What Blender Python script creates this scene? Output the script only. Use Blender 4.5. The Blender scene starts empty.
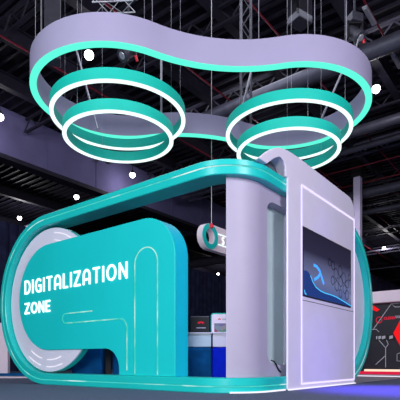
import bpy, bmesh, math, random
from mathutils import Vector, Matrix
random.seed(4)
C = bpy.context.scene.collection
sc = bpy.context.scene
PI = math.pi
U = (.618, .786); V = (-.786, .618)          # the two directions of the hall grid

# ------------------------------------------------------------------ materials
def srgb(r, g, b):
    f = lambda c: ((c/255+.055)/1.055)**2.4 if c > 10 else c/255/12.92
    return (f(r), f(g), f(b), 1)
def mat(name, rgb, rough=.5, metal=0, spec=.5, var=.06, scale=3, bump=0, coat=0):
    m = bpy.data.materials.new(name); m.use_nodes = True
    nt = m.node_tree; b = nt.nodes['Principled BSDF']
    col = srgb(*rgb)
    tc = nt.nodes.new('ShaderNodeTexCoord')
    no = nt.nodes.new('ShaderNodeTexNoise'); no.inputs['Scale'].default_value = scale; no.inputs['Detail'].default_value = 4
    nt.links.new(tc.outputs['Object'], no.inputs['Vector'])
    r = nt.nodes.new('ShaderNodeValToRGB')
    r.color_ramp.elements[0].position = .3; r.color_ramp.elements[1].position = .7
    r.color_ramp.elements[0].color = tuple(c*(1-var) for c in col[:3])+(1,)
    r.color_ramp.elements[1].color = tuple(min(1, c*(1+var)) for c in col[:3])+(1,)
    nt.links.new(no.outputs['Fac'], r.inputs['Fac']); nt.links.new(r.outputs['Color'], b.inputs['Base Color'])
    b.inputs['Roughness'].default_value = rough; b.inputs['Metallic'].default_value = metal
    b.inputs['Specular IOR Level'].default_value = spec; b.inputs['Coat Weight'].default_value = coat
    if bump:
        bp = nt.nodes.new('ShaderNodeBump'); bp.inputs['Strength'].default_value = bump
        nt.links.new(no.outputs['Fac'], bp.inputs['Height']); nt.links.new(bp.outputs['Normal'], b.inputs['Normal'])
    return m
def emis(name, rgb, s=1, rgb2=None, scale=1.2, lo=.45, hi=.6):
    m = bpy.data.materials.new(name); m.use_nodes = True
    nt = m.node_tree; b = nt.nodes['Principled BSDF']
    b.inputs['Base Color'].default_value = (.02, .02, .02, 1); b.inputs['Specular IOR Level'].default_value = 0
    b.inputs['Emission Color'].default_value = srgb(*rgb); b.inputs['Emission Strength'].default_value = s
    if rgb2:
        tc = nt.nodes.new('ShaderNodeTexCoord')
        no = nt.nodes.new('ShaderNodeTexNoise'); no.inputs['Scale'].default_value = scale
        r = nt.nodes.new('ShaderNodeValToRGB')
        r.color_ramp.elements[0].position = lo; r.color_ramp.elements[1].position = hi
        r.color_ramp.elements[0].color = srgb(*rgb2); r.color_ramp.elements[1].color = srgb(*rgb)
        nt.links.new(tc.outputs['Object'], no.inputs['Vector']); nt.links.new(no.outputs['Fac'], r.inputs['Fac'])
        nt.links.new(r.outputs['Color'], b.inputs['Emission Color'])
    return m
M = dict(
 teal=mat('teal_lacquer', (26,196,190), .3, var=.03, scale=.8),
 tealp=mat('teal_panel', (20,204,204), .4, var=.03, scale=.7),
 lilac=mat('lilac_white_paint', (168,162,186), .5, var=.02),
 hoodgrey=mat('arch_back_grey', (104,104,116), .7, var=.05),  # even darker grey for the plate inside the arch
 bouncetint=mat('teal_bounce_tint', (176,196,200), .5, var=.04),  # teal bounce light painted into the colour of the niche back
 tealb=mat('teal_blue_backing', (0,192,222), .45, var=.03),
 concrete=mat('aisle_concrete', (150,150,164), .5, var=.08, scale=4),
 ring=mat('ring_teal', (0,196,178), .6, var=.03),
 white=mat('white_lacquer', (226,222,240), .35, var=.02),
 halo=mat('halo_fabric', (171,166,199), .7, var=.03, scale=1.5),
 disc=mat('disc_white', (222,222,240), .3, var=.02),
 wall=mat('navy_drape', (40,42,70), .9, var=.3, scale=2, spec=.1),
 bulk=mat('bulkhead_panel', (112,108,152), .8, var=.1, scale=.8, spec=.1),
 roof=mat('dark_roof', (26,25,36), .8, var=.4, scale=1.5, spec=.15),
 beam=mat('beam_paint', (40,38,52), .6, var=.2, spec=.3),
 chord=mat('truss_paint', (100,98,118), .5, var=.2, spec=.4),
 duct=mat('duct_metal', (84,84,100), .45, .3, var=.15),
 pipe=mat('red_pipe', (118,24,42), .5, var=.1),
 alu=mat('aluminium', (200,200,210), .35, .6, var=.08, scale=12),
 wire=mat('steel_wire', (190,190,205), .4, .4, var=.05),
 black=mat('black_plastic', (16,16,22), .65, var=.2, scale=9),
 dgrey=mat('dark_grey_metal', (70,70,82), .45, .3, var=.15, scale=7),
 red=mat('red_paint', (225,20,50), .45, var=.05),
 column=mat('column_paint', (214,204,236), .7, var=.06),
 counter=mat('counter_white', (190,215,228), .4, var=.03),
 navy=mat('navy_fabric', (10,84,140), .85, var=.25, scale=6, spec=.1),
 royal=mat('royal_blue_fabric', (10,40,215), .85, var=.12, scale=6, spec=.1),
 rblack=mat('black_graphic_wall', (38,34,46), .4, var=.15, scale=1.2),
 fascia=mat('pale_fascia', (240,220,235), .5, var=.03),
 plat=mat('platform_grey', (150,148,162), .6, var=.1),
 line=mat('graphic_line', (190,188,200), .5, var=.05),
 pinkw=mat('sign_white', (244,224,238), .4, var=.03),
 ledm=emis('mint_led', (96,255,222), 1.05),
 ledw=emis('white_led', (232,255,252), 1.3),
 glint=emis('glint_glow', (225,250,250), 1.0, (70,205,198), 1.3, .5, .66),  # glints of the frame channel put into the glow by noise
 ledg=emis('groove_led', (190,240,225), .95, (60,205,185), 2.2, .4, .62),
 ledp=emis('purple_led', (226,214,255), 1.25),
 ledbase=emis('base_led', (245,240,255), 1.2),
 letter=emis('letter_glow', (240,255,255), 1.6),
 lamp=emis('lamp_white', (255,246,255), 9),
 cream=emis('cream_led', (255,225,200), 1.1),
 redglow=emis('red_glow', (250,10,20), 1.0),
 redtext=emis('red_text', (225,30,60), .8),
 floorline=emis('floor_line_red', (240,20,70), .8),
 glyph=emis('glyph_blue', (50,140,255), 1.8),
 wave=emis('wave_blue', (18,60,140), .75),
 wavee=emis('wave_edge', (70,190,255), 1.1),
 whitebar=emis('white_bar', (245,240,255), 1.0),
)
# carpet: dark slate with a fine pile
def carpet():
    m = mat('carpet', (90,98,124), .85, var=.16, scale=30, bump=.15, spec=.25); return m
M['carpet'] = carpet()
# display glass with a soft image: slate gradient
def screen_mat():
    m = bpy.data.materials.new('display'); m.use_nodes = True
    nt = m.node_tree; b = nt.nodes['Principled BSDF']
    b.inputs['Base Color'].default_value = (.01, .01, .015, 1); b.inputs['Roughness'].default_value = .08
    tc = nt.nodes.new('ShaderNodeTexCoord'); sp = nt.nodes.new('ShaderNodeSeparateXYZ')
    nt.links.new(tc.outputs['Object'], sp.inputs['Vector'])
    r = nt.nodes.new('ShaderNodeValToRGB')
    mp = nt.nodes.new('ShaderNodeMapRange'); mp.inputs['From Min'].default_value = 1.84; mp.inputs['From Max'].default_value = 3.19
    nt.links.new(sp.outputs['Z'], mp.inputs['Value']); nt.links.new(mp.outputs['Result'], r.inputs['Fac'])
    r.color_ramp.elements[0].position = 0; r.color_ramp.elements[0].color = srgb(60, 78, 130)
    r.color_ramp.elements[1].position = 1; r.color_ramp.elements[1].color = srgb(22, 20, 40)
    for p, c in ((.3, (92, 100, 138)), (.55, (72, 74, 104)), (.68, (32, 30, 52))):
        e = r.color_ramp.elements.new(p); e.color = srgb(*c)
    nt.links.new(r.outputs['Color'], b.inputs['Emission Color']); b.inputs['Emission Strength'].default_value = 1.2
    return m
M['screen'] = screen_mat()
M['hexline'] = mat('hex_line', (10,14,34), .4)
# small picture on the framed sign
def picture_mat():
    m = bpy.data.materials.new('small_picture'); m.use_nodes = True
    nt = m.node_tree; b = nt.nodes['Principled BSDF']
    vo = nt.nodes.new('ShaderNodeTexVoronoi'); vo.inputs['Scale'].default_value = 9
    tc = nt.nodes.new('ShaderNodeTexCoord'); nt.links.new(tc.outputs['Object'], vo.inputs['Vector'])
    mx = nt.nodes.new('ShaderNodeMix'); mx.data_type = 'RGBA'; mx.inputs[0].default_value = .82
    nt.links.new(vo.outputs['Color'], mx.inputs[6]); mx.inputs[7].default_value = (.01, .02, .05, 1)
    nt.links.new(mx.outputs[2], b.inputs['Base Color']); nt.links.new(mx.outputs[2], b.inputs['Emission Color'])
    b.inputs['Emission Strength'].default_value = .5
    return m
M['picture'] = picture_mat()

# ------------------------------------------------------------------ mesh helpers
class MB:
    def __init__(s): s.bm = bmesh.new()
    def poly(s, vs, faces):
        v = [s.bm.verts.new(p) for p in vs]
        for f in faces:
            try: s.bm.faces.new([v[i] for i in f])
            except ValueError: pass
    def box(s, cx, cy, cz, sx, sy, sz, rot=0):
        ca, sa = math.cos(rot), math.sin(rot); vs = []
        for z in (-.5, .5):
            for x, y in ((-.5,-.5),(.5,-.5),(.5,.5),(-.5,.5)):
                X, Y = x*sx, y*sy; vs.append((cx+X*ca-Y*sa, cy+X*sa+Y*ca, cz+z*sz))
        s.poly(vs, [(3,2,1,0),(4,5,6,7),(0,1,5,4),(1,2,6,5),(2,3,7,6),(3,0,4,7)])
    def tube(s, pts, r, n=8, r2=None):
        pts = [Vector(p) for p in pts]; rings = []
        for i, p in enumerate(pts):
            d = (pts[min(i+1, len(pts)-1)]-pts[max(i-1, 0)]).normalized()
            a = d.orthogonal().normalized() if not rings else (pa - d*pa.dot(d)).normalized()
            pa = a; b = d.cross(a)
            rr = r if r2 is None else r+(r2-r)*i/(len(pts)-1)
            rings.append([s.bm.verts.new(p+a*math.cos(2*PI*k/n)*rr+b*math.sin(2*PI*k/n)*rr) for k in range(n)])
        for A, B in zip(rings, rings[1:]):
            for k in range(n): s.bm.faces.new((A[k], A[(k+1)%n], B[(k+1)%n], B[k]))
        s.bm.faces.new(rings[0][::-1]); s.bm.faces.new(rings[-1])
    def lathe(s, prof, origin=(0,0,0), axis=(0,0,1), n=32):
        ax = Vector(axis).normalized(); a = ax.orthogonal().normalized(); b = ax.cross(a); o = Vector(origin); rings = []
        for r, h in prof: rings.append([s.bm.verts.new(o+ax*h+(a*math.cos(2*PI*k/n)+b*math.sin(2*PI*k/n))*max(r, .0005)) for k in range(n)])
        for A, B in zip(rings, rings[1:]):
            for k in range(n): s.bm.faces.new((A[k], A[(k+1)%n], B[(k+1)%n], B[k]))
        s.bm.faces.new(rings[0][::-1]); s.bm.faces.new(rings[-1])
    def prism(s, pts, fn, w0, w1):
        """outline pts (a,z) swept from w0 to w1; fn(a,w,z)->xyz"""
        n = len(pts)
        A = [s.bm.verts.new(fn(a, w0, z)) for a, z in pts]; B = [s.bm.verts.new(fn(a, w1, z)) for a, z in pts]
        s.bm.faces.new(A); s.bm.faces.new(B[::-1])
        for i in range(n):
            j = (i+1) % n; s.bm.faces.new((A[i], B[i], B[j], A[j]))
    def band(s, pts, width, fn, w0, w1, closed=False):
        """flat line of given width along (a,z) points on a surface fn"""
        n = len(pts); L = []; R = []
        for i in range(n):
            p = pts[(i-1) % n] if closed or i > 0 else pts[0]
            q = pts[(i+1) % n] if closed or i < n-1 else pts[-1]
            dx, dz = q[0]-p[0], q[1]-p[1]; l = math.hypot(dx, dz) or 1
            nx, nz = -dz/l*width/2, dx/l*width/2
            L.append((pts[i][0]+nx, pts[i][1]+nz)); R.append((pts[i][0]-nx, pts[i][1]-nz))
        vs = [[s.bm.verts.new(fn(a, w, z)) for a, z in P] for P, w in ((L, w0), (R, w0), (R, w1), (L, w1))]
        for i in range(n if closed else n-1):
            j = (i+1) % n
            for k in range(4):
                m = (k+1) % 4; s.bm.faces.new((vs[k][i], vs[m][i], vs[m][j], vs[k][j]))
        if not closed:
            s.bm.faces.new([vs[k][0] for k in range(4)]); s.bm.faces.new([vs[k][-1] for k in (3,2,1,0)])
    def build(s, name, m, parent=None, bevel=0, smooth=None):
        bmesh.ops.recalc_face_normals(s.bm, faces=s.bm.faces)
        me = bpy.data.meshes.new(name); s.bm.to_mesh(me); s.bm.free()
        o = bpy.data.objects.new(name, me); C.objects.link(o)
        me.materials.append(M[m] if isinstance(m, str) else m)
        if parent is not None:
            o.parent = parent; o.matrix_parent_inverse = Matrix.Translation(-Vector(parent.location)) if parent.type == 'EMPTY' else Matrix()
        if bevel:
            b = o.modifiers.new('bevel', 'BEVEL'); b.width = bevel; b.segments = 3; b.limit_method = 'ANGLE'; b.angle_limit = .6
        if smooth:
            me.polygons.foreach_set('use_smooth', [True]*len(me.polygons))
            e = o.modifiers.new('es', 'EDGE_SPLIT'); e.split_angle = smooth
        return o
def tag(o, label, cat, group=None, kind=None):
    if label: o['label'] = label
    if cat: o['category'] = cat
    if group: o['group'] = group
    if kind: o['kind'] = kind
    return o
def thing(name, label, cat, loc=(0,0,0), group=None):
    o = bpy.data.objects.new(name, None); C.objects.link(o); o.location = loc; o.empty_display_size = .2
    bpy.context.view_layer.update()
    return tag(o, label, cat, group)
def dup(root, loc, label=None):
    r = root.copy(); C.objects.link(r); r.location = loc
    if label: r['label'] = label
    for ch in list(root.children):
        c = ch.copy(); C.objects.link(c); c.parent = r
        for g in list(ch.children):
            d = g.copy(); C.objects.link(d); d.parent = c
    return r
def local(parent, mb, name, m, **k):
    """mesh built in the parent's own frame"""
    o = mb.build(name, m, None, **k); o.parent = parent; return o

# planes of the stand.  P0: left facade, R0: right facade, both (along, depth, z)
def LF(s, w, z): return (-.786*s+.618*w, 7.975+.618*s+.786*w, z)
def RF(t, w, z): return (1.944+.618*t-.786*w, 9.11+.786*t+.618*w, z)
def UV(a, b, z): return (a*U[0]+b*V[0], a*U[1]+b*V[1], z)
RB = .9; CX, CY = .650, 7.464
CC = (CX+RB*(U[0]+V[0]), CY+RB*(U[1]+V[1]))      # centre of the rounded corner
ARC = RB*PI/2
def BENT(l, w, z):
    if l < 0: return LF(.073-l, w, z)
    if l > ARC: return RF(-2.094+RB+(l-ARC), w, z)
    th = l/RB; n = (-U[0]*math.cos(th)-V[0]*math.sin(th), -U[1]*math.cos(th)-V[1]*math.sin(th))
    return (CC[0]+n[0]*(RB-w), CC[1]+n[1]*(RB-w), z)
HT = 3.97; RO = HT/2
L0 = .073-6.614+RO                       # centre of left round end
L1 = ARC+1.194+2.485                     # centre of right round end
def stadium(inset):
    r = RO-inset; P = []
    n = 96
    for i in range(n+1): P.append((L0+(L1-L0)*i/n, RO+r))
    for i in range(1, 48): a = PI/2-PI*i/48; P.append((L1+r*math.cos(a), RO+r*math.sin(a)))
    for i in range(n+1): P.append((L1+(L0-L1)*i/n, RO-r))
    for i in range(1, 48): a = -PI/2-PI*i/48; P.append((L0+r*math.cos(a), RO+r*math.sin(a)))
    return P
TA, TB = ARC+1.194-.0, ARC+1.194+2.95   # the tower stands in this stretch of the frame

# ------------------------------------------------------------------ teal frame loop
frame = thing('frame_loop', 'large teal rounded loop frame wrapping around the stand, glossy, with glint line', 'exhibition frame', BENT(0, .2, 0))
def loop_mesh(profile, name, m, **k):
    mb = MB(); bm = mb.bm
    loops = []
    for inset, w in profile:
        loops.append([(a, w, z) for a, z in stadium(inset)])
    n = len(loops[0]); K = len(profile)
    keep = [not (TA < loops[0][i][0] < TB) for i in range(n)]
    vs = {}
    def v(kk, i):
        if (kk, i) not in vs: vs[kk, i] = bm.verts.new(BENT(*loops[kk][i]))
        return vs[kk, i]
    for i in range(n):
        j = (i+1) % n
        if keep[i] and keep[j]:
            for q in range(K):
                r = (q+1) % K; bm.faces.new((v(q, i), v(r, i), v(r, j), v(q, j)))
        elif keep[i] != keep[j]:
            e = i if keep[i] else j
            bm.faces.new([v(q, e) for q in range(K)])
    return mb.build(name, m, frame, **k)
loop_mesh([(.0,.014),(.014,0),(.10,0),(.104,.010),(.126,.010),(.13,0),(.246,0),(.26,.014),(.26,.45),(0,.45)], 'frame_band', 'teal', smooth=.5)
loop_mesh([(.106,.001),(.124,.001),(.124,.0095),(.106,.0095)], 'glint_strip', 'glint')
# white skirting light under the corner
mb = MB(); P = [(.60+i*.1, .0) for i in range(int((TA-1.14)/.1)+1)]
for (a, z), (b, _) in zip(P, P[1:]):
    pass
vsf = []
for a, _ in P: vsf.append([BENT(a, -.03, .003), BENT(a, -.03, .028), BENT(a, .03, .028), BENT(a, .03, .003)])
bm = mb.bm; R_ = [[bm.verts.new(p) for p in q] for q in vsf]
for A, B in zip(R_, R_[1:]):
    for k in range(4): bm.faces.new((A[k], A[(k+1)%4], B[(k+1)%4], B[k]))
bm.faces.new(R_[0]); bm.faces.new(R_[-1][::-1])
mb.build('base_light', 'ledbase', frame)['label'] = 'thin white light line at the foot of the frame corner'

# ------------------------------------------------------------------ round white discs in both ends
def disc(name, label, fn, c, zc, r, w0, w1):
    t = thing(name, label, 'disc', fn(c, (w0+w1)/2, 0))
    circ = lambda rr, n=96: [(c+rr*math.cos(2*PI*i/n), zc+rr*math.sin(2*PI*i/n)) for i in range(n)]
    b = MB(); b.prism(circ(r), fn, w0+.04, w1); b.build('rim', 'teal', t, smooth=.6)['label'] = 'teal edge of the disc'
    b = MB(); b.prism(circ(r-.005), fn, w0, w0+.038); f = b.build('face', 'disc', t, smooth=.6)
    for rr in (.93, .83):
        for a0, a1 in ((-1.9,-1.5),(-1.35,-1.0),(1.7,2.25),(2.5,2.9)):
            g = MB(); g.band([(c+rr*r*math.cos(a0+(a1-a0)*i/14), zc+rr*r*math.sin(a0+(a1-a0)*i/14)) for i in range(15)], .022, fn, w0-.006, w0+.001)
            g.build('light_arc', 'whitebar', f)
    return t
disc('round_backdrop', 'large round white disc behind the lettered teal panel', LF, 4.63, RO, 1.69, .14, .32)
disc('round_backdrop', 'white disc inside the right rounded end of the frame behind the tower', RF, 2.485, RO, 1.715, .14, .44)

# ------------------------------------------------------------------ lettered panel
panel = thing('sign_panel', 'teal rounded panel with glowing white DIGITALIZATION ZONE lettering', 'sign panel', LF(1.4, .25, 0))
S0, ZC, RP = 4.63, 2.055, 1.245
P = []
P += [(.659, .262), (.659, 3.3-.82)]
for i in range(1, 17): a = PI*i/32; P.append((.659+.82-.82*math.cos(a), 3.3-.82+.82*math.sin(a)))
for i in range(0, 33): a = PI/2-PI*i/32; P.append((S0+RP*math.cos(a), ZC+RP*math.sin(a)))
for i in range(0, 13): a = PI/2+PI/2*i/12; P.append((2.165+.43-.43+.43+.43*math.cos(a)-.0, .81-.43+.43*math.sin(a)))
P.append((2.165, .262))
# keep the leg corner: arc centre at (2.595,.38)
P2 = []
for p in P:
    if not P2 or math.hypot(p[0]-P2[-1][0], p[1]-P2[-1][1]) > .004: P2.append(p)
b = MB(); b.prism(P2, LF, .10, .137); board = b.build('panel_board', 'tealp', panel, bevel=.008)
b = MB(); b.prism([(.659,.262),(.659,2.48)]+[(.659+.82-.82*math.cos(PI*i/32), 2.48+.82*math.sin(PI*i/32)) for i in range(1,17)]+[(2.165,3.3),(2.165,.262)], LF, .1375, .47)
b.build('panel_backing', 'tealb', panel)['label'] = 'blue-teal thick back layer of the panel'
def groove(pts, w=.02):
    b = MB(); b.band(pts, w, LF, .092, .1005); b.build('light_line', 'ledg', board)
A_ = [(1.705, .29)]+[(1.705, 2.3)]
A_ += [(1.40+.305*math.cos(PI*i/20), 2.43+.305*math.sin(PI*i/20)) for i in range(21)]
A_ += [(1.095, 2.3), (1.095, .29)]
groove(A_)
B_ = [(3.0, 1.62)]+[(3.95+.108*math.sin(PI*i/12), 1.512+.108*math.cos(PI*i/12)) for i in range(13)]
B_ += [(2.13, 1.404)]+[(2.13-.2*math.sin(PI/2*i/10), 1.204+.2*math.cos(PI/2*i/10)) for i in range(1, 11)]+[(1.93, .36)]
groove(B_)
# letters: rounded strokes on a cell of width w, height 1; x runs right in the photo = -s
def arc(cx, cy, rx, ry, a0, a1, n=10): return [(cx+rx*math.cos(math.radians(a0+(a1-a0)*i/n)), cy+ry*math.sin(math.radians(a0+(a1-a0)*i/n))) for i in range(n+1)]
GL = {
 'D': (.62, [[(.0,0),(.0,1),(.22,1)]+arc(.22,.5,.40,.5,90,-90)[1:]+[(0,0)]]),
 'I': (.0, [[(0,0),(0,1)]]),
 'G': (.62, [arc(.36,.5,.36,.5,50,270,14)+[(.62,.04),(.62,.48),(.40,.48)]]),
 'T': (.56, [[(0,1),(.56,1)],[(.28,1),(.28,0)]]),
 'A': (.62, [[(0,0),(0,.55)]+arc(.31,.6,.31,.4,170,10,8)+[(.62,.55),(.62,0)],[(0,.32),(.62,.32)]]),
 'L': (.42, [[(0,1),(0,0),(.42,0)]]),
 'Z': (.58, [[(0,1),(.58,1),(0,0),(.58,0)]]),
 'O': (.76, [arc(.38,.5,.38,.5,0,360,24)]),
 'N': (.60, [[(0,0),(0,1),(.60,0),(.60,1)]]),
 'E': (.46, [[(.46,1),(0,1),(0,0),(.46,0)],[(0,.5),(.40,.5)]]),
}
def write(text, fn, a0, a1, z0, z1, parent, m, w0, w1, sw=.17, sign=-1, gap=.33, name='letter'):
    tot = sum(GL[c][0] for c in text)+gap*(len(text)-1)
    h = z1-z0; st = sw*h; sx = (abs(a1-a0)-st)/tot; x = st/2
    for c in text:
        w, strokes = GL[c]; b = MB()
        for q in strokes:
            pts = [(a0+sign*(x+px*sx), z0+st/2+py*(h-st)) for px, py in q]
            for k, (p, r) in enumerate(zip(pts, pts[1:])):          # butt segments with square ends
                dx, dz = r[0]-p[0], r[1]-p[1]; l = math.hypot(dx, dz); e = st/2*.9/l if l else 0
                e0 = e if (k == 0 or l > .12*h) else .15*e
                b.band([(p[0]-dx*e0*.9, p[1]-dz*e0*.9), (r[0]+dx*e0*.9, r[1]+dz*e0*.9)], st, fn, w0, w1)
        b.build(name, m, parent); x += (w+gap)*sx
write('DIGITALIZATION', LF, 5.60, 1.915, 2.195, 2.535, board, 'letter', .08, .1005, sw=.125, gap=.40)
write('ZONE', LF, 5.60, 4.53, 1.705, 1.98, board, 'letter', .08, .1005, sw=.15, gap=.36)

# ------------------------------------------------------------------ white tower with the arch
tower = thing('display_tower', 'tall white tower with arched top, light outline and dark screen', 'display tower', RF(1.2, .15, 0))
def rarc(cx, cz, r, a0, a1, n=8): return [(cx+r*math.cos(math.radians(a0+(a1-a0)*i/n)), cz+r*math.sin(math.radians(a0+(a1-a0)*i/n))) for i in range(n+1)]
out = [(-.50, .01), (2.95, .01)]+rarc(2.55, 4.09, .40, 0, 90)+[(.3, 4.5), (-.1, 4.5), (-.35, 4.49), (-.58, 4.465), (-.81, 4.42), (-.97, 4.355), (-1.12, 4.28), (-1.26, 4.19), (-1.38, 4.10), (-1.47, 4.03), (-1.54, 3.975)]
notch = [(-1.27, 3.975), (-1.17, 4.045), (-1.07, 4.115), (-.98, 4.17), (-.88, 4.225), (-.80, 4.25), (-.73, 4.25), (-.66, 4.225), (-.61, 4.18), (-.58, 4.12), (-.575, 4.0), (-.575, 3.975), (-.50, 3.975)]
out = [(t-.05 if t < -.3 else t, z) for t, z in out]; notch = [(t-.05, z) for t, z in notch]
b = MB(); b.prism(out+notch, RF, -.045, -.003); b.build('front_board', 'white', tower, bevel=.012)
b = MB(); b.prism([(.12, .01), (2.95, .01)]+rarc(2.55, 4.09, .40, 0, 90)+[(.12, 4.5)], RF, .0125, .45); b.build('tower_body', 'white', tower, bevel=.02)
def RFS(t, w, z): return RF(t+.60*w, w, z)      # the hood leans back towards the tower
hp = [(p, .6) for p in out[12:]]+[(p, .0 if k < 5 else .12*(k-4)) for k, p in enumerate(notch[:-1])]+[((-.56, 3.975), .6), ((-.56, 4.46), .6)]
b = MB(); b.prism([(i, 0) for i in range(len(hp))], lambda i, w, z: RF(hp[i][0][0]+hp[i][1]*w, w, hp[i][0][1]), -.002, .20); b.build('arch_hood', 'white', tower)
b = MB(); b.prism([(-.50, 3.975), (-.50, 4.44), (-.81, 4.38), (-1.12, 4.22), (-1.34, 4.06), (-1.44, 3.975)], RFS, .201, .23); b.build('arch_back', 'hoodgrey', tower)['label'] = 'darker grey back plate inside the arch'
def rect(a0, a1, z0, z1): return [(a0, z0), (a1, z0), (a1, z1), (a0, z1)]
LEDR = [(.015, .10), (2.90, .10), (2.90, 4.0), (.015, 4.0)]
for k in range(4):
    p, q = LEDR[k], LEDR[(k+1) % 4]; b = MB(); b.band([p, q], .038, RF, -.057, -.0455)
    b.build('light_line', 'ledp', tower)
b = MB(); b.prism(rect(.05, 2.86, 1.745, 1.757), RF, -.0475, -.0451); b.build('seam', 'dgrey', tower)
b = MB(); b.band([(-.55, .005), (2.95, .005)], .03, RF, -.075, -.0455); b.build('base_light', 'ledbase', tower)
# screen
scr = thing('display_screen', 'wide dark screen with glowing blue symbol on the white tower', 'screen', RF(1.33, -.04, 1.84))
b = MB(); b.prism(rect(.04, 2.64, 1.83, 3.20), RF, -.065, -.0455); b.build('bezel', 'black', scr)
b = MB(); b.prism(rect(.065, 2.615, 1.855, 3.175), RF, -.069, -.0655); glass = b.build('glass', 'screen', scr)
W_ = [(.066, 2.33), (.16, 2.345), (.27, 2.33), (.36, 2.27), (.47, 2.16), (.62, 2.07), (.85, 2.02), (1.1, 2.00), (1.4, 2.00), (1.7, 1.985), (2.0, 1.95), (2.3, 1.91), (2.614, 1.87)]
b = MB(); b.prism([(2.614, 1.857), (.066, 1.857)]+W_, RF, -.073, -.0695); b.build('wave_graphic', 'wave', glass)
b = MB(); b.band(W_[3:], .022, RF, -.077, -.0735); b.build('wave_edge', 'wavee', glass)
b = MB(); b.band([(.08, 1.95), (.11, 1.89), (.17, 1.87)], .03, RF, -.077, -.0735); b.build('wave_glint', 'wavee', glass)
def px(t, y):                            # helper of plain numbers for the screen drawings
    d = 9.11+.786*t; return (t, .55+(361-y)*d/464)
g1 = [px(.52, 265.5), px(.66, 267), px(.80, 271), px(.90, 277), px(1.02, 284.5)]
g2 = [px(.84, 274), px(.73, 277.5), px(.55, 280)]
g1b = [px(.98, 265.5), px(.80, 273)]
for g in (g1, g2):
    b = MB()
    b.band(g, .055, RF, -.079, -.0735); b.build('symbol_stroke', 'glyph', glass)
for (t, z, r) in ((1.33,2.70,.085),(1.52,2.66,.10),(1.50,2.33,.10),(1.69,2.50,.13),(1.73,2.24,.12),(1.93,2.60,.13),(1.96,2.36,.12),(2.15,2.47,.13),(1.95,2.09,.10),(2.20,2.22,.11),(2.36,2.36,.10),(2.36,2.10,.12),(2.50,2.53,.08)):
    b = MB(); b.band([(t+r*math.cos(PI/3*i+.5), z+r*math.sin(PI/3*i+.5)) for i in range(6)], .018, RF, -.0765, -.0735, closed=True)
    b.build('hexagon', 'hexline', glass)

# ------------------------------------------------------------------ white portal block behind the frame
niche = thing('niche_wall', 'curved white wall with a tall rounded niche between teal panel and tower', 'partition', BENT(1.2, .25, .262))
def col_strip(mb, cols, w0, w1):
    '''cols: (l, zlo, zhi) stations of a solid strip that follows the bend'''
    q = [[mb.bm.verts.new(BENT(l, w, z)) for w, z in ((w0, a), (w0, b_), (w1, b_), (w1, a))] for l, a, b_ in cols]
    for A, B in zip(q, q[1:]):
        for k in range(4): mb.bm.faces.new((A[k], A[(k+1)%4], B[(k+1)%4], B[k]))
    mb.bm.faces.new(q[0]); mb.bm.faces.new(q[-1][::-1])
LA = .54; LS = ARC+1.194-.985; LE = ARC+1.194+.0; ZB, ZT, RN = .48, 3.49, .26
b = MB(); col_strip(b, [(LA+(LS-LA)*i/24, .262, 3.708) for i in range(25)], .15, .34)
st = [LS+RN*(1-math.cos(PI/2*i/10)) for i in range(11)]+[LE]
hh = [RN*math.sin(PI/2*i/10) for i in range(11)]+[RN]
col_strip(b, [(l, ZT-RN+h*.75+.065, 3.708) for l, h in zip(st, hh)], .15, .34)
col_strip(b, [(l, .262, ZB+RN-h) for l, h in zip(st, hh)], .15, .34)
b.build('wall_board', 'lilac', niche, smooth=.5)
b = MB(); col_strip(b, [(LA+(LE-LA)*i/30, .262, 3.708) for i in range(31)], .342, .37)
b.build('niche_back', 'bouncetint', niche, smooth=.5)['label'] = 'pale back of the niche with teal bounce light in its colour'
b = MB(); zz = lambda t, z: RF(t, .13, z)
b.tube([zz(-.86, .56), zz(-.78, .55), zz(-.70, .50), zz(-.63, .43), zz(-.56, .37), zz(-.50, .34)], .014, 6)
tag(b.build('power_cable', 'black'), 'thin black cable drooping at the foot of the niche beside the tower', 'cable')

# ------------------------------------------------------------------ floor
b = MB(); b.box(0, 40, -.05, 160, 140, .1); b.build('floor', 'carpet')['kind'] = 'structure'

# ------------------------------------------------------------------ halo and rings
HZ = 7.17; HH = .60
HC = (.14, 12.02)
AX = (.989, .147); AN = (-.147, .989)
def halo_outline(off=0, n=40):
    c, R, q, rho = 2.22, 2.10-off, 5.38, 3.72+off
    th = math.atan2(q, c)                    # direction from lobe centre to fillet centre
    P = []
    for i in range(n*2+1):                   # right lobe
        a = -(PI-th)+(2*(PI-th))*i/(2*n); P.append((c+R*math.cos(a), R*math.sin(a)))
    for i in range(1, n):                    # far waist
        a0 = -th; a1 = -(PI-th); a = a0+(a1-a0)*i/n
        P.append((0+rho*math.cos(a), q+rho*math.sin(a)))
    for i in range(n*2+1):
        a = th+(2*(PI-th))*i/(2*n); P.append((-c+R*math.cos(a), R*math.sin(a)))
    for i in range(1, n):
        a0 = PI-th; a1 = th; a = a0+(a1-a0)*i/n
        P.append((rho*math.cos(a), -q+rho*math.sin(a)))
    return P
def hoop(name, m, parent, o_out, o_in, z0, z1, org, ax=(1, 0), an=(0, 1)):
    b = MB(); bm = b.bm
    def pt(p, z): return (org[0]+p[0]*ax[0]+p[1]*an[0], org[1]+p[0]*ax[1]+p[1]*an[1], z)
    vs = [[bm.verts.new(pt(p, z)) for p in P] for P, z in ((o_out, z0), (o_out, z1), (o_in, z1), (o_in, z0))]
    n = len(o_out)
    for i in range(n):
        j = (i+1) % n
        for k in range(4):
            l = (k+1) % 4; bm.faces.new((vs[k][i], vs[l][i], vs[l][j], vs[k][j]))
    return b.build(name, m, parent, smooth=.6)
halo = thing('ceiling_halo', 'large white peanut-shaped suspended halo with mint light along its lower edge', 'suspended light', (HC[0], HC[1], HZ))
hoop('halo_band', 'halo', halo, halo_outline(0), halo_outline(.15), HZ, HZ+HH, HC, AX, AN)
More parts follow.
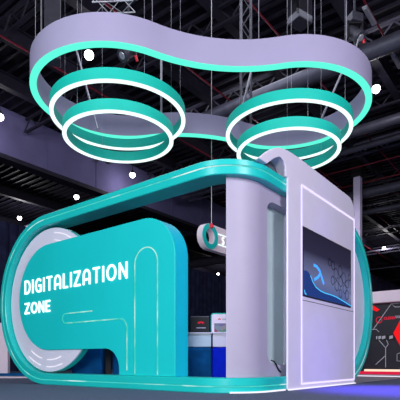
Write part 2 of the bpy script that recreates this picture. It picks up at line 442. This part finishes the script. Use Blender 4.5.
hoop('halo_light', 'ledm', halo, halo_outline(-.004), halo_outline(.154), HZ-.035, HZ-.001, HC, AX, AN)
def circ(r, n=96): return [(r*math.cos(2*PI*i/n), r*math.sin(2*PI*i/n)) for i in range(n)]
def ring(label, c, r, z):
    t = thing('light_ring', label, 'suspended light', (c[0], c[1], z), 'teal rings inside the halo')
    hoop('ring_band', 'ring', t, circ(r), circ(r-.10), z+.03, z+.28, c)
    hoop('ring_light', 'ledw', t, circ(r+.004), circ(r-.096), z, z+.029, c)
CL = (-2.03, 11.62); CR = (2.345, 12.37)
ring('larger, upper teal light ring hanging in the left lobe of the halo', CL, 1.66, 6.58)
ring('smaller, lower teal light ring hanging in the left lobe of the halo', CL, 1.36, 6.08)
ring('larger, upper teal light ring hanging in the right lobe of the halo', CR, 1.65, 6.58)
ring('smaller, lower teal light ring hanging in the right lobe of the halo', CR, 1.36, 6.08)

# ------------------------------------------------------------------ suspension wires and rods
def wire(x, y, z0, z1, label, r=.007, dx=0, dy=0, name='suspension_wire', m='wire', group='suspension wires'):
    b = MB(); b.tube([(x, y, z0), (x+dx, y+dy, z1)], r, 6)
    return tag(b.build(name, m), label, 'wire' if 'wire' in name else 'rod', group)
CZ = 13.0
def hpt(a, n): return (HC[0]+a*AX[0]+n*AN[0], HC[1]+a*AX[1]+n*AN[1])
for a, n, lab in ((-4.18,-.25,'wire holding the far left tip of the halo'),(-1.45,-1.76,'wire from the ceiling to the left part of the halo front edge'),(.95,-1.69,'wire from the ceiling to the halo front edge right of its waist'),(2.15,-2.0,'wire from the ceiling to the halo front edge above the right rings'),(2.95,-1.9,'wire beside the hoist on the right part of the halo')):
    p = hpt(a, n); wire(p[0], p[1], HZ+HH, CZ, lab)
for c, r, z, angs, side in ((CL,1.61,6.86,(250,300,20,160),'left'),(CR,1.60,6.86,(215,262,318,80),'right')):
    for q, g in enumerate(angs):
        x, y = c[0]+r*math.cos(math.radians(g)), c[1]+r*math.sin(math.radians(g))
        wire(x, y, z, CZ, '%s wire of the larger %s light ring' % (('front left','front right','right','back left')[q] if side == 'left' else ('left','front','right','back')[q], side), r=.004)
for c, z, angs, side in ((CL,6.36,(235,355,120),'left'),(CR,6.36,(190,280,35),'right')):
    for q, g in enumerate(angs):
        x, y = c[0]+1.32*math.cos(math.radians(g)), c[1]+1.32*math.sin(math.radians(g))
        wire(x, y, z, CZ, '%s wire of the smaller %s light ring' % (('near','side','far')[q], side), r=.004)
wire(-2.85, 12.9, 7.0, 9.6, 'slanted pale rod rising behind the left rings', .03, dx=-.75, dy=.6, name='brace_rod', group='slanted rods')
wire(1.05, 12.6, 7.0, 9.4, 'slanted pale rod rising left of the right rings', .03, dx=.55, dy=.6, name='brace_rod', group='slanted rods')
wire(-1.05, 12.6, 6.9, 9.2, 'upright thick pale rod at the right of the left rings', .03, name='brace_rod', group='slanted rods')
wire(3.35, 13.2, 7.2, 9.2, 'slanted pale rod crossing above the right rings', .03, dx=.9, dy=.5, name='brace_rod', group='slanted rods')

# box trusses (aluminium lattice)
def lattice(mb, p, q, w, r=.022, step=.45):
    p, q = Vector(p), Vector(q); d = (q-p); L = d.length; d.normalize()
    up = Vector((0, 0, 1)) if abs(d.z) < .9 else Vector((1, 0, 0)); s = d.cross(up).normalized(); u = s.cross(d).normalized()
    cs = [(s*a+u*b)*w/2 for a, b in ((-1,-1),(1,-1),(1,1),(-1,1))]
    for c in cs: mb.tube([p+c, q+c], r, 6)
    n = max(1, int(L/step))
    for i in range(n):
        a = p+d*L*i/n; c_ = p+d*L*(i+1)/n
        for k in range(4):
            e, f = cs[k], cs[(k+1) % 4]
            if i % 2: e, f = f, e
            mb.tube([a+e, c_+f], r*.6, 5)
b = MB(); lattice(b, (-2.5, 10.9, 9.02), (-1.55, 10.9, 9.06), .36, .016, .25); lattice(b, (-2.45, 10.3, 8.95), (-1.5, 11.5, 9.75), .30, .014, .3)
b.tube([(-2.4, 10.9, 9.2), (-2.4, 10.9, 13.65)], .008, 5); b.tube([(-1.6, 10.9, 9.2), (-1.6, 10.9, 13.65)], .008, 5)
tag(b.build('rigging_truss', 'alu'), 'silver lattice truss just above the left lobe of the halo', 'truss')
b = MB(); lattice(b, (1.45, 14.6, 7.5), (1.45, 14.6, 12.9), .30)
tag(b.build('rigging_truss', 'dgrey'), 'dark upright lattice truss seen behind the right rings', 'truss')
# dark drum hoist at top left
h = thing('chain_hoist', 'dark grey upright hoist casing above the left tip of the halo', 'hoist', (-3.75, 11.6, 7.9))
b = MB(); b.box(-3.75, 11.8, 9.2, .40, .40, 2.1, .3); b.build('casing', 'dgrey', h, bevel=.03)
b = MB(); b.tube([(-3.75, 11.8, 10.25), (-3.75, 11.8, CZ)], .03); b.build('chain', 'wire', h)
b = MB(); b.tube([(-4.0, 11.7, 8.6), (-4.0, 11.7, 9.9)], .02); b.tube([(-4.0,11.72,9.88),(-3.75,11.8,9.9)], .02); b.build('hanger', 'alu', h)

def moving_head(label, x, y, z, tilt, top=CZ):
    t = thing('moving_head_light', label, 'stage light', (x, y, z))
    b = MB(); b.tube([(x, y, z+.62), (x, y, top)], .03, 8); b.build('hanging_pole', 'dgrey', t)
    b = MB(); b.box(x, y, z+.5, .34, .30, .22, .3); b.build('base', 'dgrey', t, bevel=.02)
    b = MB(); b.box(x-.19, y, z+.22, .05, .12, .46, 0); b.box(x+.19, y, z+.22, .05, .12, .46, 0); b.box(x, y, z+.40, .42, .12, .05); b.build('yoke', 'black', t, bevel=.01)
    ax = Vector((math.sin(tilt)*.9, -.55, -math.cos(tilt))).normalized()
    b = MB(); b.lathe([(.07,-.26),(.13,-.22),(.15,-.05),(.14,.10),(.17,.16),(.17,.24),(.155,.26)], (x, y, z+.12), ax, 28); hd = b.build('head', 'dgrey', t, smooth=.6)
    b = MB(); b.lathe([(.09,.262),(.07,.275)], (x, y, z+.12), ax, 24); b.build('lens', 'alu', t)
    b = MB(); b.tube([(x+.2, y-.05, z+.0), (x+.24, y, z-.12)], .035, 8); b.build('clamp', 'red', t)
    return t
moving_head('dark stage light hanging between halo and large left ring', -1.86, 12.0, 8.42, -.7)
moving_head('dark stage light beside the right shoulder of the halo', 4.1, 12.3, 9.1, .6)
# black box near the top edge
b = MB(); b.box(3.9, 15.2, 12.0, .7, .6, .75, .6); b.box(3.9, 15.2, 12.45, .3, .3, .15, .6)
# hoist on the halo right
h = thing('chain_hoist', 'small dark hoist standing on the right shoulder of the halo', 'hoist', (3.75, 11.2, HZ+HH))
b = MB(); b.box(3.62, 11.4, HZ+HH+.25, .30, .24, .40, .5); b.build('casing', 'dgrey', h, bevel=.03)
b = MB(); b.tube([(3.7, 11.4, HZ+HH), (4.0, 11.7, HZ+HH+.9)], .02); b.build('hook_arm', 'alu', h)
b2 = thing('loudspeaker', 'dark loudspeaker box hanging at the top edge left of the duct', 'speaker', (3.9, 15.2, 11.6))
b.bm if False else None
b = MB(); b.box(3.45, 16.0, 12.6, .65, .55, .9, .6); b.build('box', 'dgrey', b2, bevel=.03)
b = MB(); b.box(3.45, 15.7, 12.6, .5, .02, .7, .6); b.build('grille', 'black', b2)

# ------------------------------------------------------------------ hall: roof, beams, ducts
def bar(mb, a0, b0, a1, b1, z, w, h):
    """box bar between two grid points"""
    p, q = UV(a0, b0, z), UV(a1, b1, z); cx, cy = (p[0]+q[0])/2, (p[1]+q[1])/2
    L = math.hypot(q[0]-p[0], q[1]-p[1]); mb.box(cx, cy, z, L, w, h, math.atan2(q[1]-p[1], q[0]-p[0]))
b = MB(); c = UV(45, 38, 0); b.box(c[0], c[1], 13.75, 104, 96, .1, math.atan2(U[1], U[0]))
cl = b.build('ceiling', 'roof'); cl['kind'] = 'structure'
# ribs of the corrugated roof
b = MB()
for i in range(150): bar(b, -2+i*.55, -6, -2+i*.55, 84, 13.64, .10, .12)
o = b.build('roof_ribs', 'beam', cl); o['kind'] = 'stuff'
n = 0
for bb in (2.6, 6.2, 9.8, 13.4, 17.0, 20.0, 27, 33, 40, 48, 58):
    b = MB(); bar(b, 0, bb, 92, bb, 13.28, .10, .6); bar(b, 0, bb, 92, bb, 13.58, .34, .05); bar(b, 0, bb, 92, bb, 12.98, .34, .06)
    tag(b.build('roof_beam', 'beam'), 'long dark steel beam running under the hall roof', 'beam', 'long roof beams')
for a in (9, 13.5, 18, 22.5, 27, 32, 38, 45, 53, 62, 72):
    b = MB()
    for z in (12.55, 13.2): bar(b, a, -4, a, 22.2, z, .14, .10)
    for i in range(22):
        q = -4+i*1.2
        for (q0, z0), (q1, z1) in (((q, 12.58), (q+.6, 13.18)), ((q+.6, 13.18), (q+1.2, 12.58))):
            b.tube([UV(a, q0, z0), UV(a, q1, z1)], .035, 5)
    tag(b.build('roof_truss', 'chord' if a in (18, 27, 38, 53) else 'beam'), 'lattice roof truss crossing the hall below the roof', 'truss', 'lattice roof trusses')
for a, bb0, bb1, r, z in ((17.1, 0, 20, .30, 11.8), (22.6, 0, 21, .24, 11.8), (24.9, 2, 21, .16, 12.0), (31.6, 0, 21, .3, 11.9), (36, 0, 21, .2, 12.0)):
    b = MB(); b.tube([UV(a, bb0, z), UV(a, bb1, z)], r, 18)
    t = b.build('air_duct', 'duct', smooth=.6); tag(t, 'round metal air duct under the roof', 'duct', 'air ducts of the near hall')
for a, r in ((22, .5), (30, .55), (41, .5)):
    b = MB(); b.tube([UV(a, 24, 11.6), UV(a, 44, 11.6)], r, 18)
    tag(b.build('air_duct', 'duct', smooth=.6), 'thick air duct beyond the pale bulkhead', 'duct', 'air ducts beyond the bulkhead')
for bb, z in ((5.2, 12.42), (8.2, 12.42), (12.0, 12.42), (16.2, 12.42)):
    b = MB(); b.tube([UV(0, bb, z), UV(80, bb, z)], .035, 6)
    tag(b.build('sprinkler_pipe', 'pipe'), 'thin red sprinkler pipe running away under the roof', 'pipe', 'red pipes along the hall')
for a, z in ((30.7, 12.3), (34, 12.3), (28.0, 12.3)):
    b = MB(); b.tube([UV(a, 0, z), UV(a, 20, z)], .035, 6)
    tag(b.build('sprinkler_pipe', 'pipe'), 'thin red sprinkler pipe crossing under the roof at right', 'pipe', 'red pipes across the hall')
# cable trays, pale strips
for a in (23.5, 33.2, 42, 50, 60):
    b = MB(); bar(b, a, -4, a, 20, 12.2, .28, .07)
    tag(b.build('cable_tray', 'chord'), 'pale straight cable tray crossing the hall roof', 'cable tray', 'cable trays')
# tube lamps, unlit pale strips
for a, bb, lab in ((15.6, 5.1, 'pale strip lamp near the top right corner'), (18.6, 5.06, 'pale strip lamp at the right edge below the duct')):
    t = thing('strip_lamp', lab, 'lamp', UV(a, bb, 12.0), 'strip lamps')
    b = MB(); bar(b, a-.5, bb, a+.5, bb, 12.02, .16, .06); b.build('housing', 'alu', t)
    b = MB(); bar(b, a-.46, bb, a+.46, bb, 11.975, .10, .04); b.build('diffuser', 'alu', t)
# high-bay lamps
def bay(px_, py_, z=12.25):
    d = (z-.55)*464/(361-py_); return ((px_-200)*d/464, d, z)
LP = ((89,55,'bright round lamp seen through the left lobe of the halo'),(376,89,'bright round lamp just right of the halo'),(0,117,'bright round lamp at the left picture edge'),(132.5,175,'bright round lamp between left rings and teal frame'),(76.5,197,'bright round lamp just above the left part of the frame'),(19.5,218,'bright round lamp above the left rounded end of the frame'),(384,248,'bright round lamp right of the pale column'),(218,274,'small bright lamp below the hanging ring sign'),(248,144,'small lamp near the left edge of the right rings'))
proto = None
for x, y, lab in LP:
    p = bay(x, y)
    if proto is None:
        t = thing('high_bay_lamp', lab, 'lamp', p, 'high bay lamps')
        q = MB(); q.lathe([(.175*math.cos(math.radians(g)), .175*math.sin(math.radians(g))) for g in range(-88, 50, 8)], (0,0,0), (0,0,1), 24); local(t, q, 'bulb', 'lamp', smooth=.8)
        q = MB(); q.lathe([(.15,.081),(.12,.20),(.06,.30)], (0,0,0), (0,0,1), 24); local(t, q, 'housing', 'dgrey', smooth=.8)
        q = MB(); q.tube([(0,0,.3), (0,0,1.3)], .015, 6); local(t, q, 'cord', 'black')
        proto = t
    else: dup(proto, p, lab)
    if 1:
        L = bpy.data.lights.new('bay_light', 'POINT'); L.energy = 35 if p[1] < 25 else (70 if p[1] < 36 else 260); L.shadow_soft_size = .3; L.color = (1, .95, 1)
        lo = bpy.data.objects.new('bay_light', L); C.objects.link(lo); lo.location = (p[0], p[1], p[2]-.5)

# bulkhead, drape wall, far walls
rotU = math.atan2(U[1], U[0])
b = MB(); bar(b, -10, 22.9, 95, 22.9, 12.25, .4, 2.7)
for i in range(30): bar(b, -9.5+i*3.5, 22.685, -9.44+i*3.5, 22.685, 12.25, .03, 2.7)
b.build('wall_bulkhead', 'bulk')['kind'] = 'structure'
b = MB(); bar(b, -10, 22.6, 95, 22.6, 10.9, .7, .22); b.build('trim_1', 'beam')['kind'] = 'structure'
# folds of the drape
b = MB(); bm = b.bm; prev = None
for i in range(700):
    a = -8+i*.13; w = 23.3+.09*math.sin(i*1.55)+.03*math.sin(i*.37)
    v = (bm.verts.new(UV(a, w, 0)), bm.verts.new(UV(a, w, 7.9)))
    if prev: bm.faces.new((prev[0], v[0], v[1], prev[1]))
    prev = v
o = b.build('wall_left', 'wall'); o['kind'] = 'structure'
sm = o.modifiers.new('s', 'SOLIDIFY'); sm.thickness = .05
b = MB(); bar(b, -10, 84, 95, 84, 6.8, .3, 13.7); b.build('wall_far', 'roof')['kind'] = 'structure'
b = MB(); bar(b, 93, -10, 93, 84, 6.8, .3, 13.7); b.build('wall_back', 'roof')['kind'] = 'structure'
# column
cx, cy = (357.7-200)*30/464, 30
b = MB(); b.box(cx, cy, 6.2, .44, .44, 12.4, rotU)
b2 = thing('hall_column', 'pale square column rising behind the tower to the roof', 'column', (cx, cy, 0))
b.build('shaft', 'column', b2, bevel=.03)
b = MB(); b.box(cx, cy, 12.9, .62, .62, 1.0, rotU); b.build('head', 'black', b2)

# ------------------------------------------------------------------ hanging ring sign
sg = thing('hanging_sign', 'white lightbox sign with teal ring end hanging behind the stand', 'sign', (.30, 14, 3.9))
def SG(a, w, z): return (.30+.618*a-.786*w, 14+.786*a+.618*w, z)
zc = 4.31; r = .385
def stad(rr, L, n=24):
    return [(rr*math.cos(PI/2+PI*i/n), zc+rr*math.sin(PI/2+PI*i/n)) for i in range(n+1)]+[(L+rr*math.cos(-PI/2+PI*i/n), zc+rr*math.sin(-PI/2+PI*i/n)) for i in range(n+1)]
# body with a round hole: outer loop bridged around a hole at the left end
b = MB(); bm = b.bm
def annulus(mb, r0, r1, fn, w0, w1, c=0, n=48, zz=zc):
    q = [[mb.bm.verts.new(fn(c+rr*math.cos(2*PI*i/n), w, zz+rr*math.sin(2*PI*i/n))) for i in range(n)] for rr, w in ((r1, w0), (r0, w0), (r0, w1), (r1, w1))]
    for i in range(n):
        j = (i+1) % n
        for k in range(4): l = (k+1) % 4; mb.bm.faces.new((q[k][i], q[l][i], q[l][j], q[k][j]))
annulus(b, .225, .385, SG, 0, .20)
arc_r = [(.385*math.cos(a), zc+.385*math.sin(a)) for a in [math.radians(88-176*i/20) for i in range(21)]]
b.prism(arc_r+[(3.2, zc-.385), (3.2, zc+.385)], SG, .002, .198)
b.build('sign_box', 'pinkw', sg)
b = MB(); annulus(b, .235, .375, SG, -.03, -.001); b.build('ring_end', 'teal', sg)
for z in (zc+.16, zc-.16):
    b = MB(); b.band([(.42, z), (3.1, z)], .03, SG, -.012, 0); b.build('light_line', 'ledw', sg)
b = MB(); b.band(arc(.68, zc+.05, .05, .05, 20, 270, 8), .03, SG, -.012, 0); b.band(arc(.68, zc-.05, .05, .05, 90, -160, 8), .03, SG, -.012, 0); b.build('letter', 'letter', sg)
b = MB(); b.lathe([(.02,-.07),(.05,-.05),(.06,0),(.05,.05),(.02,.09)], SG(0, -.06, zc+.30), (0,0,1), 16); b.build('red_clip', 'red', sg)
b = MB(); b.tube([SG(0, -.06, zc+.36), SG(0, -.06, CZ)], .009, 6); tag(b.build('suspension_wire', 'wire'), 'wire from the roof to the red clip of the hanging ring sign', 'wire')

# ------------------------------------------------------------------ counters behind the stand
ct = thing('reception_counter', 'pale counter with navy blue fabric front behind the stand', 'counter', (-.1, 10.6, 0))
b = MB(); b.box(-.32, 10.85, 1.02, 1.15, .6, .30); b.build('body', 'counter', ct, bevel=.01)
b = MB(); b.box(-.32, 10.85, 1.185, 1.19, .66, .03); b.build('worktop', 'white', ct, bevel=.005)
b = MB(); b.box(-.32, 10.85, .435, 1.17, .62, .86); b.build('front_fabric', 'navy', ct, bevel=.05)
ct2 = thing('reception_counter', 'pale lilac counter with royal blue lit front beside the white wall', 'counter', (.85, 10.6, 0))
b = MB(); b.box(.545, 10.85, 1.02, .51, .6, .30); b.build('body', 'white', ct2, bevel=.01)
b = MB(); b.box(.545, 10.85, 1.185, .52, .66, .03); b.build('worktop', 'white', ct2, bevel=.005)
b = MB(); b.box(.545, 10.85, .435, .53, .62, .86); b.build('front_fabric', 'royal', ct2, bevel=.05)
# low blue counter seen under the panel head
lb = thing('display_plinth', 'dark blue fabric plinth seen under the lettered panel', 'plinth', (-2.2, 11.6, 0))
b = MB(); b.box(-2.78, 11.7, .5, .75, .6, 1.0); b.build('front_fabric', 'navy', lb, bevel=.05)
b = MB(); b.box(-2.78, 11.7, 1.02, .78, .66, .04); b.build('worktop', 'black', lb)
lb = thing('display_plinth', 'narrow dark blue plinth right of the black post, under the panel', 'plinth', (-1.5, 11.5, 0))
b = MB(); b.box(-1.98, 11.7, .45, .38, .5, .9); b.build('front_fabric', 'navy', lb, bevel=.08)
b = MB(); b.box(-1.98, 11.7, .92, .4, .52, .04); b.build('worktop', 'black', lb)
b = MB(); b.box(-2.28, 11.56, .6, .13, .08, 1.2); tag(b.build('post', 'black'), 'slim black post between two blue plinths under the panel head', 'post')
# signs on the counter
t = thing('tabletop_sign', 'black tabletop sign with red emblem on the pale counter', 'sign', (-.02, 10.75, 1.2))
b = MB(); b.box(0.0, 10.75, 1.395, .44, .06, .385); b.build('board', 'black', t, bevel=.01)
b = MB(); b.band([(-.21, 1.575), (.21, 1.575)], .012, lambda a, w, z: (a, 10.718+w, z), -.003, .001); b.build('top_edge', 'chord', t)
def TS(a, w, z): return (a, 10.719+w, z)
for g in (-62, -38, -13, 13, 38, 62):
    c_, s_ = math.cos(math.radians(90-g)), math.sin(math.radians(90-g))
    b = MB(); b.band([(.03*c_+.02, 1.41+.02*s_), (.085*c_+.02, 1.41+.055*s_)], .024, TS, -.006, 0); b.build('emblem_petal', 'redtext', t)
b = MB(); b.band([(-.08, 1.315), (.13, 1.315)], .018, TS, -.004, 0); b.build('caption_line', 'line', t)
t = thing('tabletop_sign', 'white tabletop sign with teal frame and small picture on the lilac counter', 'sign', (.55, 10.75, 1.2))
def rr_(x0, x1, z0, z1, r):
    return rarc(x1-r, z1-r, r, 0, 90, 5)+rarc(x0+r, z1-r, r, 90, 180, 5)+[(x0, z0), (x1, z0)]
b = MB(); b.prism(rr_(.25, .80, 1.20, 1.66, .07), TS, .0, .06); b.build('frame', 'ring', t)
b = MB(); b.prism(rr_(.275, .78, 1.21, 1.63, .05), TS, -.008, -.001); b.build('board', 'pinkw', t)
b = MB(); b.prism(rect(.33, .76, 1.22, 1.42), TS, -.014, -.009); b.build('picture', 'picture', t)
for g in (-50, -17, 17, 50):
    c_, s_ = math.cos(math.radians(90-g)), math.sin(math.radians(90-g))
    b = MB(); b.band([(.45+.01*c_, 1.50+.01*s_), (.45+.04*c_, 1.50+.035*s_)], .016, TS, -.014, -.009); b.build('emblem_petal', 'redtext', t)
b = MB(); b.band([(.51, 1.515), (.70, 1.515)], .035, TS, -.014, -.009); b.build('caption_line', 'line', t)

# ------------------------------------------------------------------ right neighbouring stand (black wall)
K0 = (6.62, 16.62)                       # along v, face normal -u
def KS(a, w, z): return (K0[0]-.786*a+.618*w, K0[1]+.618*a+.786*w, z)
ns = thing('neighbour_stand', 'black stand wall with red hexagon and pale fascia at the right edge', 'exhibition stand', KS(0, .2, 0))
b = MB(); b.prism(rect(-3.2, 1.6, .30, 2.62), KS, 0, .25); b.build('graphic_wall', 'rblack', ns)
b = MB(); b.prism(rect(-3.3, 1.7, 2.62, 3.03), KS, -.25, .35); b.build('fascia', 'fascia', ns, bevel=.02)
b = MB(); b.prism(rect(-3.3, 1.7, .0, .07), KS, -.55, .5); b.build('platform', 'plat', ns)
b = MB(); b.prism(rect(-3.25, 1.65, .0705, .17), KS, -.12, .3); b.build('red_plinth', 'floorline', ns)
b = MB(); b.prism(rect(-3.2, .72, .175, .25), KS, -.05, .2); b.build('cream_light', 'cream', ns)
b = MB(); b.band([(-3.3, .02), (1.7, .02)], .03, KS, -.57, -.551); b.build('edge_light', 'whitebar', ns)
b = MB(); b.prism([(-.32, 1.53), (-.62, 2.13), (-1.3, 2.13), (-1.6, 1.53), (-1.3, .93), (-.62, .93)], KS, -.10, -.002); b.build('red_hexagon', 'redglow', ns)
b = MB(); b.prism([(.62, 2.60), (.40, 2.57), (.18, 2.40), (.28, 2.34), (.46, 2.42)], KS, -.03, -.002); b.build('red_slash', 'redglow', ns)
for pts in ([(-1.4, 2.42), (-.35, 2.46), (-.22, 2.58), (.42, 1.68)], [(-.22, 2.58), (-1.4, 2.62)], [(.75, 1.70), (.30, 1.70), (.2, 1.60)], [(-.03, .32), (-.03, 1.02), (.2, 1.30)], [(-.03, 1.02), (-.12, 1.15), (-.06, 1.3)], [(-.03, .75), (.32, .42)], [(-.6, .55), (-.42, .55), (-.42, .80), (-.6, .86)]):
    b = MB(); b.band(pts, .022, KS, -.012, -.002); b.build('circuit_line', 'line', ns)
b = MB(); b.band([(.20+.10*math.cos(PI*2*i/20), 2.03+.11*math.sin(PI*2*i/20)) for i in range(20)], .025, KS, -.012, -.002, closed=True); b.build('logo_circle', 'redtext', ns)
GL['C'] = (.56, [arc(.34,.5,.34,.5,50,310,12)])
GL['S'] = (.5, [arc(.25,.75,.25,.25,30,270,8)+arc(.25,.25,.25,.25,90,-150,8)])
GL['R'] = (.55, [[(0,0),(0,1),(.3,1)]+arc(.3,.75,.25,.25,90,-90,6)[1:]+[(0,.5)],[(.3,.5),(.55,0)]])
GL['Y'] = (.6, [[(0,1),(.3,.5),(.6,1)],[(.3,.5),(.3,0)]])
write('CLEAN', KS, .03, -.34, 2.03, 2.13, ns, 'redtext', -.012, -.002, sw=.22)
write('SOLAR', KS, -.36, -.68, 2.06, 2.15, ns, 'line', -.012, -.002, sw=.2)
# glossy recess, its reflections painted as pale shapes
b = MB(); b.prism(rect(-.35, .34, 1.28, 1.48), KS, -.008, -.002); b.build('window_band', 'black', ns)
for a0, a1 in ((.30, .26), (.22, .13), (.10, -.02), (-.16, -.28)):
    b = MB(); b.prism([(a0, 1.33), (a0, 1.44), (a1, 1.46), (a1, 1.36)], KS, -.014, -.009); b.build('painted_reflex', 'line', ns)
b = MB(); bar(b, 10.9, 8.6, 16.2, 8.6, .006, 9.0, .012)
b.build('floor_aisle', 'concrete')['kind'] = 'structure'
# left neighbouring stand
lf = thing('neighbour_stand', 'white stand board at the left picture edge', 'exhibition stand', (-7.4, 16, 0))
b = MB(); b.box(-7.75, 16.5, .95, 1.9, .2, 1.9); b.build('board', 'fascia', lf)
b = MB(); b.box(-7.75, 16.4, .06, 3.9, .6, .12); b.build('base', 'navy', lf)
b = MB(); b.box(-6.3, 15.4, .015, 5.4, 1.0, .03); tag(b.build('floor_path', 'whitebar' if False else 'fascia'), 'pale floor strip in front of the left white board', 'floor strip')

# ------------------------------------------------------------------ lights
def area(name, loc, aim, size, e, col, spread=None):
    L = bpy.data.lights.new(name, 'AREA'); L.energy = e; L.size = size; L.color = col
    if spread: L.spread = spread
    o = bpy.data.objects.new(name, L); C.objects.link(o); o.location = loc
    o.rotation_euler = (Vector(aim)-Vector(loc)).to_track_quat('-Z', 'Y').to_euler(); return o
def spot(name, loc, aim, ang, e, col, blend=.6, r=.3):
    L = bpy.data.lights.new(name, 'SPOT'); L.energy = e; L.spot_size = math.radians(ang); L.spot_blend = blend; L.color = col; L.shadow_soft_size = r
    o = bpy.data.objects.new(name, L); C.objects.link(o); o.location = loc
    o.rotation_euler = (Vector(aim)-Vector(loc)).to_track_quat('-Z', 'Y').to_euler(); return o
area('stand_fill_left', (-9, -4, 7), (-1, 10, 2.6), 4, 1350, (.90, .96, 1))  # added fill, set low to reach the stand under the halo
area('stand_fill_right', (8, -2, 7), (1.5, 10.5, 3.0), 4, 1150, (.96, .91, 1))  # added fill from the right, likewise below the halo
area('stand_fill_low', (-1.5, -7, 3.6), (0, 10, 3.0), 3, 1150, (.95, .93, 1))  # added low front fill for the upright faces of the stand
area('hall_overhead', (0, 16, 12.4), (0, 16, 0), 8, 400, (.85, .88, 1))
spot('blue_floor_spot', RF(1.3, -.6, 7.5), RF(.9, -1.9, 0), 36, 11000, (.17, .09, 1), 1)
spot('column_fill', (6, 20, 9), (10.2, 30, 8), 40, 2500, (.9, .88, 1), 1)  # added spot that brightens the column
spot('counter_fill', (.1, 9.2, 3.55), (.1, 10.6, 1.0), 60, 110, (.9, .97, 1), 1)  # added white spot lifting the shaded counter
spot('blue_plinth_fill', (-1.6, 10.2, 2.6), (-2.1, 11.5, .6), 70, 70, (.2, .5, 1), 1)  # added blue light brightening the plinths
spot('blue_counter_spot', (-.2, 9.4, 3.4), (.55, 10.6, .5), 44, 120, (.2, .3, 1), 1)
w = bpy.data.worlds.new('hall'); sc.world = w; w.use_nodes = True
bg = w.node_tree.nodes['Background']; bg.inputs[0].default_value = (.55, .56, .8, 1); bg.inputs[1].default_value = .055

# ------------------------------------------------------------------ camera
cam = bpy.data.cameras.new('camera'); co = bpy.data.objects.new('camera', cam); C.objects.link(co)
co.location = (0, 0, .55); co.rotation_euler = (PI/2, 0, 0)
cam.sensor_width = 36; cam.lens = 464/400*36; cam.shift_y = .4025; cam.clip_end = 300
sc.camera = co
sc.view_settings.view_transform = 'Standard'; sc.view_settings.look = 'None'; sc.view_settings.gamma = 1
sc.view_settings.exposure = 0; sc.view_settings.use_curve_mapping = False
